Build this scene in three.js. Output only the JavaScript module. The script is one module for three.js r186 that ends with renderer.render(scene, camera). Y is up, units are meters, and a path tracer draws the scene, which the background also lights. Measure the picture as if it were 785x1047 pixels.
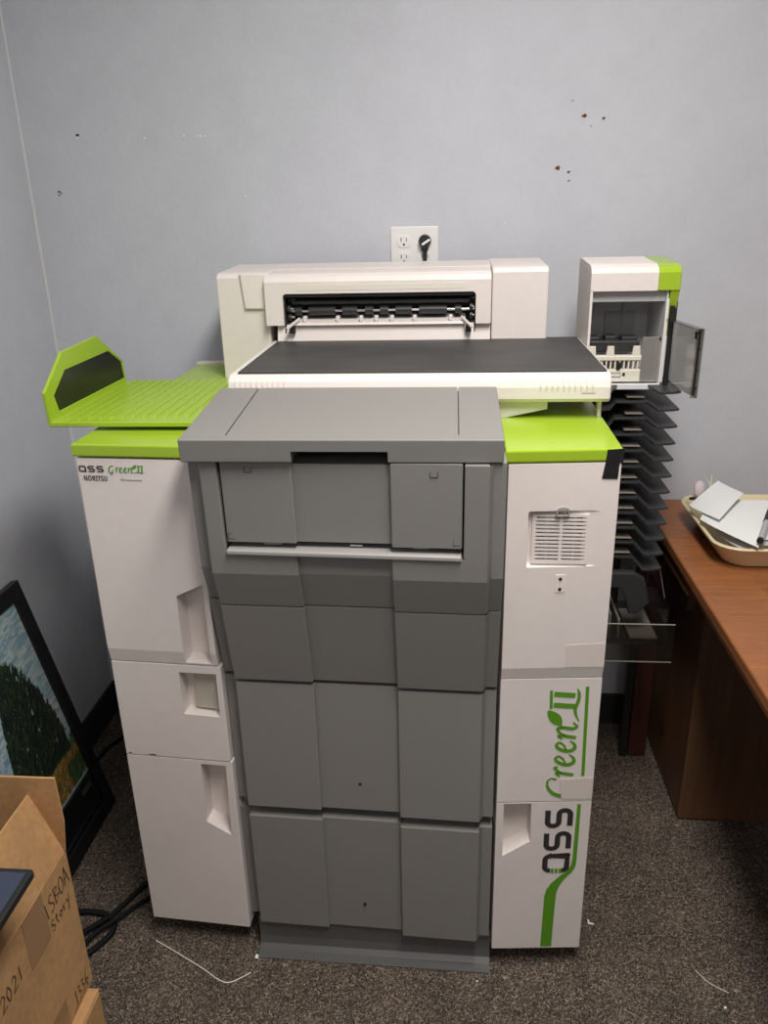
import * as THREE from 'three';
import { RoundedBoxGeometry } from 'three/addons/geometries/RoundedBoxGeometry.js';
import { mergeGeometries, mergeVertices, toCreasedNormals } from 'three/addons/utils/BufferGeometryUtils.js';
import { RectAreaLightUniformsLib } from 'three/addons/lights/RectAreaLightUniformsLib.js';
import { FontLoader } from 'three/addons/loaders/FontLoader.js';
import { Brush, Evaluator, SUBTRACTION } from 'three-bvh-csg';

// ------------------------------------------------------------ camera, light, exposure
const scene = new THREE.Scene();
const camera = new THREE.PerspectiveCamera(65.3, 785 / 1047, 0.05, 30);
camera.position.set(0, 1.457, 2.05);
camera.rotation.order = 'YXZ';
camera.rotation.set(THREE.MathUtils.degToRad(-21), THREE.MathUtils.degToRad(5.2), THREE.MathUtils.degToRad(-1.4));
const renderer = new THREE.WebGLRenderer({ antialias: true });
renderer.toneMapping = THREE.LinearToneMapping;
renderer.toneMappingExposure = 1.4;
renderer.shadowMap.enabled = true;
RectAreaLightUniformsLib.init();
const LAMPS = [   // ceiling troffers: x, z, width, length, radiance
  [0.2, 1.5, 0.3, 1.2, 26],
  [0.2, 3.9, 0.3, 1.2, 7],
];
const LAMP_COLOR = new THREE.Color().setRGB(1.0, 0.965, 0.92);

// ------------------------------------------------------------ helpers
const V2 = (x, y) => new THREE.Vector2(x, y);
const V3 = (x, y, z) => new THREE.Vector3(x, y, z);
function rng(seed) { let s = seed >>> 0; return () => { s = (s + 0x6D2B79F5) | 0; let t = Math.imul(s ^ (s >>> 15), 1 | s); t = (t + Math.imul(t ^ (t >>> 7), 61 | t)) ^ t; return ((t ^ (t >>> 14)) >>> 0) / 4294967296; }; }
const taken = {};
function numbered(n) { const k = taken[n] = (taken[n] ?? -1) + 1; return k ? n + '_' + String(k).padStart(3, '0') : n; }
const prep = g => { g = g.index ? g.toNonIndexed() : g; for (const k of Object.keys(g.attributes)) if (!['position', 'normal', 'uv'].includes(k)) g.deleteAttribute(k); return g; };
const merge = list => list.length === 1 ? list[0] : mergeGeometries(list.map(prep));
function boxUV(g, s = 1) {   // uv in metres by the dominant axis of each face
  g = g.index ? g.toNonIndexed() : g; const p = g.attributes.position, n = g.attributes.normal, uv = new Float32Array(p.count * 2);
  for (let i = 0; i < p.count; i += 3) {
    const a = [0, 0, 0]; for (let k = 0; k < 3; k++) { a[0] += Math.abs(n.getX(i + k)); a[1] += Math.abs(n.getY(i + k)); a[2] += Math.abs(n.getZ(i + k)); }
    const m = a.indexOf(Math.max(...a));
    for (let k = 0; k < 3; k++) { const x = p.getX(i + k), y = p.getY(i + k), z = p.getZ(i + k); uv[(i + k) * 2] = (m === 0 ? z : x) * s; uv[(i + k) * 2 + 1] = (m === 1 ? z : y) * s; }
  }
  g.setAttribute('uv', new THREE.BufferAttribute(uv, 2)); return g;
}
function bx(x0, x1, y0, y1, z0, z1, r = 0.002) {
  const w = x1 - x0, h = y1 - y0, d = z1 - z0; r = Math.min(r, w / 2.01, h / 2.01, d / 2.01);
  const g = r > 0 ? new RoundedBoxGeometry(w, h, d, 2, r) : new THREE.BoxGeometry(w, h, d);
  return g.translate((x0 + x1) / 2, (y0 + y1) / 2, (z0 + z1) / 2);
}
const shape = (pts, holes = []) => { const s = new THREE.Shape(pts.map(p => V2(p[0], p[1]))); for (const h of holes) s.holes.push(new THREE.Path(h.map(p => V2(p[0], p[1])))); return s; };
function ext(pts, depth, bevel = 0, holes = []) {   // outline in x,y; extruded along +z from 0
  const g = new THREE.ExtrudeGeometry(shape(pts, holes), { depth: depth - 2 * bevel, bevelEnabled: bevel > 0, bevelThickness: bevel, bevelSize: bevel, bevelOffset: -bevel, bevelSegments: 2, curveSegments: 8 });
  return g.translate(0, 0, bevel);
}
function prism(zy, x0, x1, bevel = 0.0015) {   // outline in z,y; extruded along x
  const g = ext(zy, x1 - x0, bevel); g.rotateY(-Math.PI / 2); return g.translate(x1, 0, 0);
}
function plan(xz, y0, y1, bevel = 0.0015, holes = []) {   // outline in x,z; extruded along y
  const f = l => l.map(([x, z]) => [x, -z]); const g = ext(f(xz), y1 - y0, bevel, holes.map(f)); g.rotateX(-Math.PI / 2); return g.translate(0, y0, 0);
}
function rrect(x0, x1, y0, y1, r, n = 4) {
  const o = []; for (const [cx, cy, a0] of [[x1 - r, y1 - r, 0], [x0 + r, y1 - r, 90], [x0 + r, y0 + r, 180], [x1 - r, y0 + r, 270]]) for (let k = 0; k <= n; k++) { const a = (a0 + 90 * k / n) * Math.PI / 180; o.push([cx + r * Math.cos(a), cy + r * Math.sin(a)]); }
  return o;
}
const shearZ = (g, k, x0) => { g.applyMatrix4(new THREE.Matrix4().set(1, 0, 0, 0, 0, 1, 0, 0, k, 0, 1, -k * x0, 0, 0, 0, 1)); return g; };
const ev = new Evaluator(); ev.useGroups = false;
function cut(g, ...tools) {
  let a = new Brush(prep(g)); a.updateMatrixWorld();
  for (const t of tools) { const b = new Brush(prep(t)); b.updateMatrixWorld(); a = ev.evaluate(a, b, SUBTRACTION); }
  return a.geometry;
}
function cyl(p, q, r, n = 12, r2 = r) {
  const a = V3(...p), b = V3(...q), d = b.clone().sub(a), g = new THREE.CylinderGeometry(r2, r, d.length(), n);
  g.applyQuaternion(new THREE.Quaternion().setFromUnitVectors(V3(0, 1, 0), d.normalize())); return g.translate((a.x + b.x) / 2, (a.y + b.y) / 2, (a.z + b.z) / 2);
}
const tube = (pts, r, n = 48, m = 8) => new THREE.TubeGeometry(new THREE.CatmullRomCurve3(pts.map(p => V3(...p))), n, r, m);
function ribbon(pts, w, z = 0.0006, smooth = true, n = 0) {   // flat brush stroke in x,y; w = width or list of widths
  const W = t => Array.isArray(w) ? (() => { const f = t * (w.length - 1), i = Math.min(w.length - 2, Math.floor(f)); return w[i] + (w[i + 1] - w[i]) * (f - i); })() : w;
  let s; if (smooth && pts.length > 2) { const c = new THREE.CatmullRomCurve3(pts.map(p => V3(p[0], p[1], 0))); s = c.getPoints(n || pts.length * 6); }
  else s = pts.map(p => V3(p[0], p[1], 0));
  const pos = [], idx = [];
  s.forEach((p, i) => {
    const a = s[Math.max(0, i - 1)], b = s[Math.min(s.length - 1, i + 1)]; let dx = b.x - a.x, dy = b.y - a.y; const l = Math.hypot(dx, dy) || 1; dx /= l; dy /= l;
    let k = 1; if (i && i < s.length - 1) { const e = V2(p.x - a.x, p.y - a.y).normalize(); k = Math.min(1.6, 1 / Math.max(0.5, e.x * dx + e.y * dy)); }
    const h = W(i / (s.length - 1)) / 2 * k; pos.push(p.x + dy * h, p.y - dx * h, z, p.x - dy * h, p.y + dx * h, z);
    if (i) { const q = 2 * i; idx.push(q - 2, q, q - 1, q - 1, q, q + 1); }
  });
  const g = new THREE.BufferGeometry(); g.setAttribute('position', new THREE.Float32BufferAttribute(pos, 3)); g.setIndex(idx); g.computeVertexNormals();
  g.setAttribute('uv', new THREE.Float32BufferAttribute(pos.filter((_, i) => i % 3 < 2), 2)); return g;
}
const flat = (pts, z = 0.0006, holes = []) => new THREE.ShapeGeometry(shape(pts, holes), 8).translate(0, 0, z);

function mesh(name, geos, mat, parent, label) {
  const m = new THREE.Mesh(merge([].concat(geos)), mat); m.castShadow = m.receiveShadow = true;
  if (parent === scene) { m.name = numbered(name); } else m.name = name;
  if (label) m.userData.label = label;
  parent.add(m); return m;
}
function thing(name, label, category, pos = [0, 0, 0], group) {
  const o = new THREE.Group(); o.name = numbered(name); o.position.set(...pos); o.userData = { label, category }; if (group) o.userData.group = group; scene.add(o); return o;
}
function part(root, name, geos, mat, label) {   // geometry given in room coordinates
  const g = merge([].concat(geos)); g.translate(-root.position.x, -root.position.y, -root.position.z);
  return mesh(name, g, mat, root, label);
}
function sub(p, root, name, geos, mat, label) { const m = part(root, name, geos, mat, label); p.add(m); return m; }
function single(name, geos, mat, label, category, group) { const m = mesh(name, geos, mat, scene); m.userData = { label, category }; if (group) m.userData.group = group; return m; }
function struct(name, geos, mat) { const m = mesh(name, geos, mat, scene); m.userData.kind = 'structure'; return m; }

// ------------------------------------------------------------ textures and materials
function hashNoise(seed) {
  const r = rng(seed), N = 256, t = new Float32Array(N * N); for (let i = 0; i < t.length; i++) t[i] = r();
  const s = x => x * x * (3 - 2 * x);
  return (x, y, per) => { const xi = Math.floor(x), yi = Math.floor(y), fx = s(x - xi), fy = s(y - yi); const m = v => ((v % per) + per) % per; const g = (a, b) => t[(m(b) % N) * N + (m(a) % N)]; const a = g(xi, yi), b = g(xi + 1, yi), c = g(xi, yi + 1), d = g(xi + 1, yi + 1); return a + (b - a) * fx + (c - a) * fy + (a - b - c + d) * fx * fy; };
}
function dataTex(n, fn, srgb = true, rep = 1) {
  const d = new Uint8Array(n * n * 4);
  for (let y = 0; y < n; y++) for (let x = 0; x < n; x++) { const c = fn(x / n, y / n), i = (y * n + x) * 4; for (let k = 0; k < 3; k++) d[i + k] = Math.max(0, Math.min(255, c[k])); d[i + 3] = 255; }
  const t = new THREE.DataTexture(d, n, n); t.wrapS = t.wrapT = THREE.RepeatWrapping; t.magFilter = THREE.LinearFilter; t.minFilter = THREE.LinearMipmapLinearFilter; t.generateMipmaps = true; if (srgb) t.colorSpace = THREE.SRGBColorSpace; t.repeat.set(rep, rep); t.needsUpdate = true; return t;
}
const lin = (r, g, b) => new THREE.Color().setRGB(r, g, b);
const std = o => new THREE.MeshStandardMaterial(o);
const phy = o => new THREE.MeshPhysicalMaterial(o);

const nA = hashNoise(11), nB = hashNoise(23), nC = hashNoise(37);
const carpetMap = dataTex(1024, (u, v) => { const f = nA(u * 256, v * 256, 256), m = nB(u * 120, v * 120, 120), c = nC(u * 10, v * 10, 10); const k = 0.34 + 1.05 * f * f + 0.4 * (m - 0.5) + 0.12 * (c - 0.5); const w = nB(u * 200 + 5, v * 200, 200); return [108 * k + 17 + 6 * w, 98 * k + 14 + 3 * w, 88 * k + 12]; }, true, 1 / 0.45);
const carpetBump = dataTex(1024, (u, v) => { const f = nA(u * 256, v * 256, 256), m = nB(u * 120, v * 120, 120); const k = 255 * (0.6 * f + 0.4 * m); return [k, k, k]; }, false, 1 / 0.45);
const paintBump = dataTex(512, (u, v) => { const k = 255 * (0.5 * nA(u * 128, v * 128, 128) + 0.3 * nB(u * 40, v * 40, 40) + 0.2 * nC(u * 12, v * 12, 12)); return [k, k, k]; }, false, 2);
const paintMap = dataTex(512, (u, v) => { const k = 1 + 0.025 * (nA(u * 6, v * 6, 6) - 0.5) + 0.02 * (nB(u * 24, v * 24, 24) - 0.5) + 0.012 * (nC(u * 128, v * 128, 128) - 0.5); return [196 * k, 198 * k, 205 * k]; }, true, 0.8);
const plasticBump = dataTex(256, (u, v) => { const k = 255 * nA(u * 128, v * 128, 128); return [k, k, k]; }, false, 8);
const woodMap = dataTex(1024, (u, v) => { const g = nA(u * 3 + 0.15 * nC(u * 4, v * 4, 4), v * 200, 200) * 0.5 + nB(u * 8, v * 90, 90) * 0.5, b = nC(u * 5, v * 12, 60), s = nB(u * 40, v * 250, 250); const k = 0.84 + 0.14 * (g - 0.5) + 0.05 * (b - 0.5) + 0.1 * (s - 0.5) - (s > 0.93 ? 0.07 : 0); return [174 * k, 108 * k + 2, 66 * k]; }, true, 1.6);
const cardMap = dataTex(512, (u, v) => { const k = 0.94 + 0.06 * Math.sin(u * Math.PI * 2 * 60) * 0.12 + 0.09 * (nA(u * 64, v * 64, 64) - 0.5) + 0.1 * (nC(u * 6, v * 6, 6) - 0.5); return [190 * k, 146 * k, 98 * k]; }, true, 2.2);
const panelMap = dataTex(512, (u, v) => { const k = 0.9 + 0.14 * (nA(u * 90, v * 4, 90) - 0.5) + 0.16 * (nC(u * 6, v * 6, 6) - 0.5); return [104 * k, 70 * k, 44 * k]; }, true, 1.3);
const beltMap = dataTex(512, (u, v) => { const k = 1 + 0.16 * (nA(u * 4, v * 90, 90) - 0.5) + 0.2 * (nC(u * 5, v * 9, 9) - 0.5); return [60 * k, 58 * k, 57 * k]; }, true, 2.4);
const offWhiteMap = dataTex(512, (u, v) => { const k = 1 + 0.02 * (nC(u * 7, v * 7, 7) - 0.5) + 0.012 * (nB(u * 60, v * 60, 60) - 0.5), w = nA(u * 4, v * 4, 4); return [228 * k, (220 - 2 * w) * k, (216 - 4 * w) * k]; }, true, 1.2);

const M = {
  wall: std({ map: paintMap, bumpMap: paintBump, bumpScale: 0.0006, roughness: 0.75 }),
  ceiling: std({ color: lin(0.7, 0.7, 0.68), roughness: 0.95 }),
  rubber: phy({ color: lin(0.007, 0.007, 0.008), roughness: 0.7, specularIntensity: 0.4 }),
  base: std({ color: lin(0.03, 0.03, 0.032), roughness: 0.55 }),
  carpet: std({ map: carpetMap, bumpMap: carpetBump, bumpScale: 0.004, roughness: 1 }),
  white: phy({ map: offWhiteMap, roughness: 0.42, bumpMap: plasticBump, bumpScale: 0.00008, specularIntensity: 0.7 }),
  beige: std({ color: lin(0.5, 0.46, 0.38), roughness: 0.6 }),
  cream: std({ color: lin(0.74, 0.7, 0.6), roughness: 0.6 }),
  green: phy({ color: lin(0.345, 0.505, 0.03), roughness: 0.2, bumpMap: plasticBump, bumpScale: 0.00006 }),
  grey: phy({ color: lin(0.235, 0.225, 0.212), roughness: 0.5, bumpMap: plasticBump, bumpScale: 0.0001, specularIntensity: 0.7 }),
  greyRail: phy({ color: lin(0.36, 0.345, 0.33), roughness: 0.42 }),
  dark: std({ color: lin(0.02, 0.02, 0.02), roughness: 0.7 }),
  black: phy({ color: lin(0.012, 0.012, 0.013), roughness: 0.45 }),
  trayBlack: phy({ color: lin(0.03, 0.031, 0.032), roughness: 0.42 }),
  belt: phy({ map: beltMap, roughness: 0.55 }),
  metal: std({ color: lin(0.5, 0.49, 0.47), metalness: 0.85, roughness: 0.4 }),
  chrome: std({ color: lin(0.8, 0.78, 0.75), metalness: 1, roughness: 0.25 }),
  skirt: phy({ color: lin(0.105, 0.104, 0.1), roughness: 0.35 }),
  smoke: phy({ color: lin(0.7, 0.69, 0.66), transmission: 1, thickness: 0, roughness: 0.12, ior: 1.45 }),
  tape: phy({ color: lin(0.7, 0.625, 0.585), roughness: 0.38 }),
  inkGreen: std({ color: lin(0.1, 0.3, 0.012), roughness: 0.5 }),
  inkDark: std({ color: lin(0.03, 0.027, 0.03), roughness: 0.5 }),
  inkGrey: std({ color: lin(0.25, 0.24, 0.26), roughness: 0.6 }),
  wood: phy({ map: woodMap, roughness: 0.42, bumpMap: plasticBump, bumpScale: 0.0001 }),
  woodDark: std({ color: lin(0.06, 0.026, 0.012), roughness: 0.5 }),
  mahogany: std({ color: lin(0.05, 0.014, 0.011), roughness: 0.45 }),
  panelWood: std({ map: panelMap, roughness: 0.55 }),
  card: std({ map: cardMap, roughness: 0.85, side: THREE.DoubleSide }),
  packTape: phy({ color: lin(0.33, 0.19, 0.09), roughness: 0.3 }),
  paper: std({ color: lin(0.83, 0.83, 0.82), roughness: 0.8, side: THREE.DoubleSide }),
  bin: phy({ color: lin(0.72, 0.62, 0.4), roughness: 0.4 }),
};

// ------------------------------------------------------------ the room
const RX0 = -1.045, RX1 = 2.5, RZ1 = 5.2, RY = 2.44;
struct('floor', boxUV(bx(RX0 - 0.1, RX1 + 0.1, -0.1, 0, -0.1, RZ1 + 0.1, 0)), M.carpet);
struct('ceiling', bx(RX0 - 0.1, RX1 + 0.1, RY, RY + 0.1, -0.1, RZ1 + 0.1, 0), M.ceiling);
const wallBack = struct('wall_back', boxUV(bx(RX0 - 0.1, RX1 + 0.1, 0, RY, -0.1, 0, 0)), M.wall);
struct('wall_left', boxUV(bx(RX0 - 0.1, RX0, 0, RY, 0, RZ1, 0)), M.wall);
struct('wall_right', boxUV(bx(RX1, RX1 + 0.1, 0, RY, 0, RZ1, 0)), M.wall);
struct('wall_front', boxUV(bx(RX0 - 0.1, RX1 + 0.1, 0, RY, RZ1, RZ1 + 0.1, 0)), M.wall);
struct('baseboard_back', bx(RX0, RX1, 0, 0.102, 0, 0.008, 0.002), M.base);
struct('baseboard_left', bx(RX0, RX0 + 0.008, 0, 0.102, 0.008, RZ1, 0.002), M.base);
struct('baseboard_right', bx(RX1 - 0.008, RX1, 0, 0.102, 0.008, RZ1, 0.002), M.base);
{ // caulk bead in the corner and the paint chips and nail holes of the back wall
  const caulk = std({ color: lin(0.62, 0.62, 0.63), roughness: 0.6 });
  mesh('caulk_bead', cyl([RX0 + 0.001, 0.1, 0.001], [RX0 + 0.001, RY, 0.001], 0.004, 8), caulk, wallBack);
  const hole = std({ color: lin(0.05, 0.035, 0.03), roughness: 0.9 }), rust = std({ color: lin(0.22, 0.08, 0.04), roughness: 0.9 }), plaster = std({ color: lin(0.75, 0.74, 0.72), roughness: 0.9 }), scuff = std({ color: lin(0.25, 0.25, 0.26), roughness: 0.9 });
  const r = rng(5);
  for (const [x, y, s, m] of [[-0.904, 1.631, 3.4, hole], [-0.905, 1.625, 3, plaster], [-0.972, 1.506, 3, hole], [-0.966, 1.503, 2.6, scuff], [-0.972, 1.498, 2.4, scuff], [-0.738, 1.62, 2.2, plaster], [-0.642, 1.622, 2.6, plaster], [-0.612, 1.622, 2.2, plaster], [-0.602, 1.621, 2.6, plaster], [-0.592, 1.62, 2.4, plaster], [0.292, 1.637, 4.4, rust], [0.294, 1.635, 3, hole], [0.336, 1.63, 3, hole], [0.309, 1.615, 1.8, scuff], [0.264, 1.668, 2, scuff], [0.239, 1.528, 4.6, rust], [0.24, 1.527, 3.2, hole], [0.264, 1.519, 3, hole], [0.266, 1.501, 2.6, scuff], [-0.505, 1.486, 2.2, plaster], [0.12, 1.41, 1.8, plaster]]) {
    const o = []; for (let k = 0; k < 9; k++) { const a = k / 9 * 2 * Math.PI, q = s * 0.001 * (0.5 + 0.9 * r()); o.push([x + q * Math.cos(a) * 1.2, y + q * Math.sin(a)]); }
    mesh('paint_chip', ext(o, 0.0006).translate(0, 0, 0.0001), m, wallBack);
  }
}
for (const [x, z, w, l, rad] of LAMPS) {
  const t = thing('ceiling_light', x === LAMPS[0][0] && z === LAMPS[0][1] ? 'white ceiling light above the printer' : 'white ceiling light further back in the room', 'ceiling light', [x, RY - 0.05, z], 'ceiling lights');
  part(t, 'housing', [bx(x - w / 2 - 0.03, x + w / 2 + 0.03, RY - 0.012, RY, z - l / 2 - 0.03, z + l / 2 + 0.03), bx(x - w / 2 - 0.03, x - w / 2, RY - 0.05, RY - 0.012, z - l / 2 - 0.03, z + l / 2 + 0.03), bx(x + w / 2, x + w / 2 + 0.03, RY - 0.05, RY - 0.012, z - l / 2 - 0.03, z + l / 2 + 0.03), bx(x - w / 2, x + w / 2, RY - 0.05, RY - 0.012, z - l / 2 - 0.03, z - l / 2), bx(x - w / 2, x + w / 2, RY - 0.05, RY - 0.012, z + l / 2, z + l / 2 + 0.03)], M.ceiling);
  part(t, 'light_diffuser', bx(x - w / 2, x + w / 2, RY - 0.048, RY - 0.04, z - l / 2, z + l / 2, 0.001), std({ color: lin(0.8, 0.8, 0.8), emissive: LAMP_COLOR, emissiveIntensity: 1.5 }));
  const a = new THREE.RectAreaLight(LAMP_COLOR, rad, w, l); a.position.set(0, -0.002, 0); a.rotation.x = -Math.PI / 2; t.add(a);
}

// ------------------------------------------------------------ the photo printer
const P = thing('photo_printer', 'large white, grey and lime green photo printing machine against the wall', 'printer', [-0.18, 0, 0.5]);
// centre core and bases
part(P, 'body_core', [bx(-0.41, 0.08, 0.08, 1.115, 0.15, 0.8, 0.004), bx(-0.4, 0.09, 1.1, 1.135, 0.28, 0.64, 0.003)], M.grey);
part(P, 'base', [bx(-0.6, -0.44, 0, 0.055, 0.2, 0.74, 0.004), bx(0.1, 0.24, 0, 0.055, 0.2, 0.76, 0.004), bx(-0.39, 0.08, 0, 0.09, 0.2, 0.8, 0.004)], M.black);
// cabinets
const pw = (name, geos, mat, label) => part(P, name, geos, mat, label);
const cabL = pw('side_cabinet', bx(-0.624, -0.42, 0.056, 1.076, 0.12, 0.775, 0.004), M.white);
const cabR = pw('side_cabinet', bx(0.088, 0.26, 0.056, 1.076, 0.12, 0.79, 0.004), M.white);
function framePlane(A, B) { const dx = B[0] - A[0], dz = B[1] - A[1]; return { pos: [A[0] - P.position.x, 0, A[1] - P.position.z], rot: -Math.atan2(dz, dx) }; }
const FL = framePlane([-0.626, 0.8165], [-0.416, 0.83]), FR = framePlane([0.087, 0.848], [0.262, 0.834]);
function door(F, name, g, label) { const m = mesh(name, g, M.white, P, label); m.position.set(...F.pos); m.rotation.y = F.rot; return m; }
// panel outline in (depth n, height v) extruded along u; front face at n = 0
const slab = (u0, u1, v0, v1, proud = 0, lip = 0) => prism(lip ? [[-0.046, v0], [proud - 0.005, v0], [proud, v0 + lip], [proud, v1], [-0.046, v1]] : [[-0.046, v0], [proud, v0], [proud, v1], [-0.046, v1]], u0, u1, 0.0016);
const pocket = (pts, d) => ext(pts, d + 0.02).translate(0, 0, -d);
const upL = door(FL, 'door_panel', cut(slab(0, 0.207, 0.685, 1.075, 0.004, 0.027), pocket([[0.146, 0.825], [0.197, 0.85], [0.197, 0.688], [0.146, 0.688]], 0.036)));
const midL = door(FL, 'door_panel', cut(slab(0, 0.211, 0.475, 0.682), pocket([[0.13, 0.576], [0.2, 0.574], [0.201, 0.667], [0.13, 0.667]], 0.03)));
mesh('insert_plate', ext([[0.15, 0.582], [0.1985, 0.5785], [0.1995, 0.6665], [0.15, 0.6665]], 0.012, 0.001).translate(0, 0, -0.029), M.beige, midL, 'beige plate set in the handle recess');
const lowL = door(FL, 'door_panel', cut(slab(0, 0.213, 0.054, 0.472), pocket([[0.15, 0.464], [0.147, 0.325], [0.196, 0.295], [0.2, 0.464]], 0.036)));
{ const chip = std({ color: lin(0.12, 0.08, 0.05), roughness: 0.9 }); mesh('scuff_mark', flat([[0.005, 0.478], [0.012, 0.48], [0.013, 0.477], [0.006, 0.4765]]), chip, midL, 'chipped dark edge'); mesh('scuff_mark', flat([[0.044, 0.4785], [0.058, 0.4795], [0.065, 0.4765], [0.052, 0.476]]), chip, midL, 'chipped dark edge'); }
const upR = door(FR, 'door_panel', cut(slab(0, 0.176, 0.685, 1.0755, 0.004, 0.023), (() => { const g = bx(0, 0.12, 0.8985, 0.997, 0, 0.04, 0.003); g.rotateY(-0.115); return g.translate(0.036, 0, -0.009); })(), bx(0.046, 0.13, 0.906, 0.987, -0.042, 0.001, 0)));
const midR = door(FR, 'door_panel', slab(0, 0.1765, 0.419, 0.683));
const lowR = door(FR, 'door_panel', cut(slab(0, 0.1765, 0.051, 0.4165), pocket([[0.0136, 0.414], [0.0145, 0.29], [0.066, 0.325], [0.065, 0.414]], 0.036)));
{ // ventilation grille with slots cut through
  const holes = []; for (let k = 0; k < 12; k++) { const v = 0.9835 - k * 0.0066; for (const [a, b] of [[0.0495, 0.0665], [0.0675, 0.0865], [0.0915, 0.1095], [0.1105, 0.128]]) holes.push([[a, v - 0.0016], [b, v - 0.0016], [b, v + 0.0016], [a, v + 0.0016]]); }
  const g = ext([[0.043, 0.903], [0.133, 0.903], [0.133, 0.99], [0.043, 0.99]], 0.003, 0, holes); g.translate(-0.036, 0, 0); g.rotateY(-0.1); g.translate(0.036, 0, -0.0075);
  const grille = mesh('vent_grille', g, M.white, P); grille.position.set(...FR.pos); grille.rotation.y = FR.rot;
  mesh('grille_tab', [ext([[0.078, 0.988], [0.1, 0.988], [0.1, 0.999], [0.096, 1.003], [0.089, 1.0045], [0.082, 1.003], [0.078, 0.999]], 0.006, 0.001, [[[0.081, 0.99], [0.097, 0.99], [0.097, 0.9965], [0.081, 0.9965]]]).translate(0, 0, 0.0005)], std({ color: lin(0.34, 0.32, 0.31), roughness: 0.5 }), grille, 'grey finger tab');
  const led = mesh('indicator_plate', ext(rrect(0.083, 0.1, 0.852, 0.885, 0.003), 0.0014, 0.0006).translate(0, 0, 0.0035), M.white, P); led.position.set(...FR.pos); led.rotation.y = FR.rot;
  for (const [v, c] of [[0.8775, lin(0.01, 0.05, 0.02)], [0.859, lin(0.07, 0.012, 0.012)]]) mesh('indicator_lens', cyl([0.0912, v, 0.0045], [0.0912, v, 0.006], 0.0028, 12), phy({ color: c, roughness: 0.25 }), led, c.g > c.r ? 'dark green lens' : 'dark red lens');
}
const decal = (F, name, geos, mat, label, n = 0) => { const m = mesh(name, geos, mat, P, label); m.position.set(...F.pos); m.rotation.y = F.rot; m.translateZ(n); return m; };
// tape patches
mesh('tape_patch', ext([[0.109, 0.709], [0.1725, 0.7085], [0.1745, 0.755], [0.107, 0.752]], 0.0004).translate(0, 0, 0.0041), M.tape, upR, 'pale pink tape patch');
mesh('tape_patch', ext([[0.1195, 0.4245], [0.1755, 0.424], [0.1755, 0.4715], [0.1135, 0.4685]], 0.0004).translate(0, 0, 0.0007), M.tape, midR, 'pale pink tape patch');
// lettering: every stroke lies on the door it is printed on
const Z = 0.0008;
function logoQSS(place, w, h, s, closed = false) {   // three squared letters in a box of (0..3.3w) x (0..h), returned as strokes through place(x, y)
  const L = [], st = (pts, smooth = false) => L.push(ribbon(pts.map(p => place(p[0], p[1])), s, Z, smooth));
  const pitch = 1.49 * w, rr = (x, pts) => pts.map(([a, b]) => [x + a * w, b * h]);
  const arc = (cx, cy, rx, ry, a0, a1) => { const o = []; for (let k = 0; k <= 6; k++) { const a = (a0 + (a1 - a0) * k / 6) * Math.PI / 180; o.push([cx + rx * Math.cos(a), cy + ry * Math.sin(a)]); } return o; };
  const c = 0.26;
  st(rr(0, [...arc(c, c, c, c, 180, 270), [0.5, 0], [1.0, 0], [1.0, 1 - c], ...arc(1 - c, 1 - c, c, c, 0, 90), ...arc(c, 1 - c, c, c, 90, 180)]));
  st(rr(0, [[1.0, 0], [1.12, -0.04]])); if (closed) st(rr(0, [[0, c], [0, 1 - c]]));
  for (const k of [1, 2]) st(rr(k * pitch, [[1, 1], ...arc(c, 1 - c * 0.95, c, c * 0.95, 90, 180), ...arc(c, 0.5 + c * 0.95, c, c * 0.95, 180, 270), ...arc(1 - c, 0.5 - c * 0.95, c, c * 0.95, 90, 0), ...arc(1 - c, c * 0.95, c, c * 0.95, 0, -90), [0, 0]]));
  return L;
}
{ // big QSS reading upwards: letter x runs up the door, letter y runs to the left
  const place = (x, y) => [0.1385 - y, 0.2525 + x];
  decal(FR, 'lettering', logoQSS(place, 0.0365, 0.042, 0.0103), M.inkDark, 'dark letters QSS reading upwards');
  decal(FR, 'lettering', [0, 1, 2].map(k => flat([[0.1085 + k * 0.0075, 0.247], [0.114 + k * 0.0075, 0.247], [0.114 + k * 0.0075, 0.258], [0.1085 + k * 0.0075, 0.258]], 0.0011)), M.inkGreen, 'green bars in the letter Q');
  // swoosh and underline
  const sw = []; const left = [[0.0975, 0.055], [0.0985, 0.13], [0.0993, 0.188], [0.1025, 0.205], [0.112, 0.222], [0.127, 0.239], [0.1405, 0.252], [0.1465, 0.264], [0.1487, 0.282], [0.149, 0.33], [0.15, 0.4115]], right = [[0.1565, 0.4115], [0.1568, 0.33], [0.1565, 0.28], [0.1555, 0.262], [0.149, 0.247], [0.136, 0.231], [0.127, 0.214], [0.122, 0.195], [0.1205, 0.13], [0.1195, 0.055]];
  decal(FR, 'stripe', flat([...left, ...right]), M.inkGreen, 'green stripe curving down the door');
  decal(FR, 'stripe', flat([[0.1527, 0.4755], [0.1585, 0.4755], [0.1545, 0.6665], [0.1485, 0.6665]]), M.inkGreen, 'green bar beside the word Green II');
}
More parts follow.
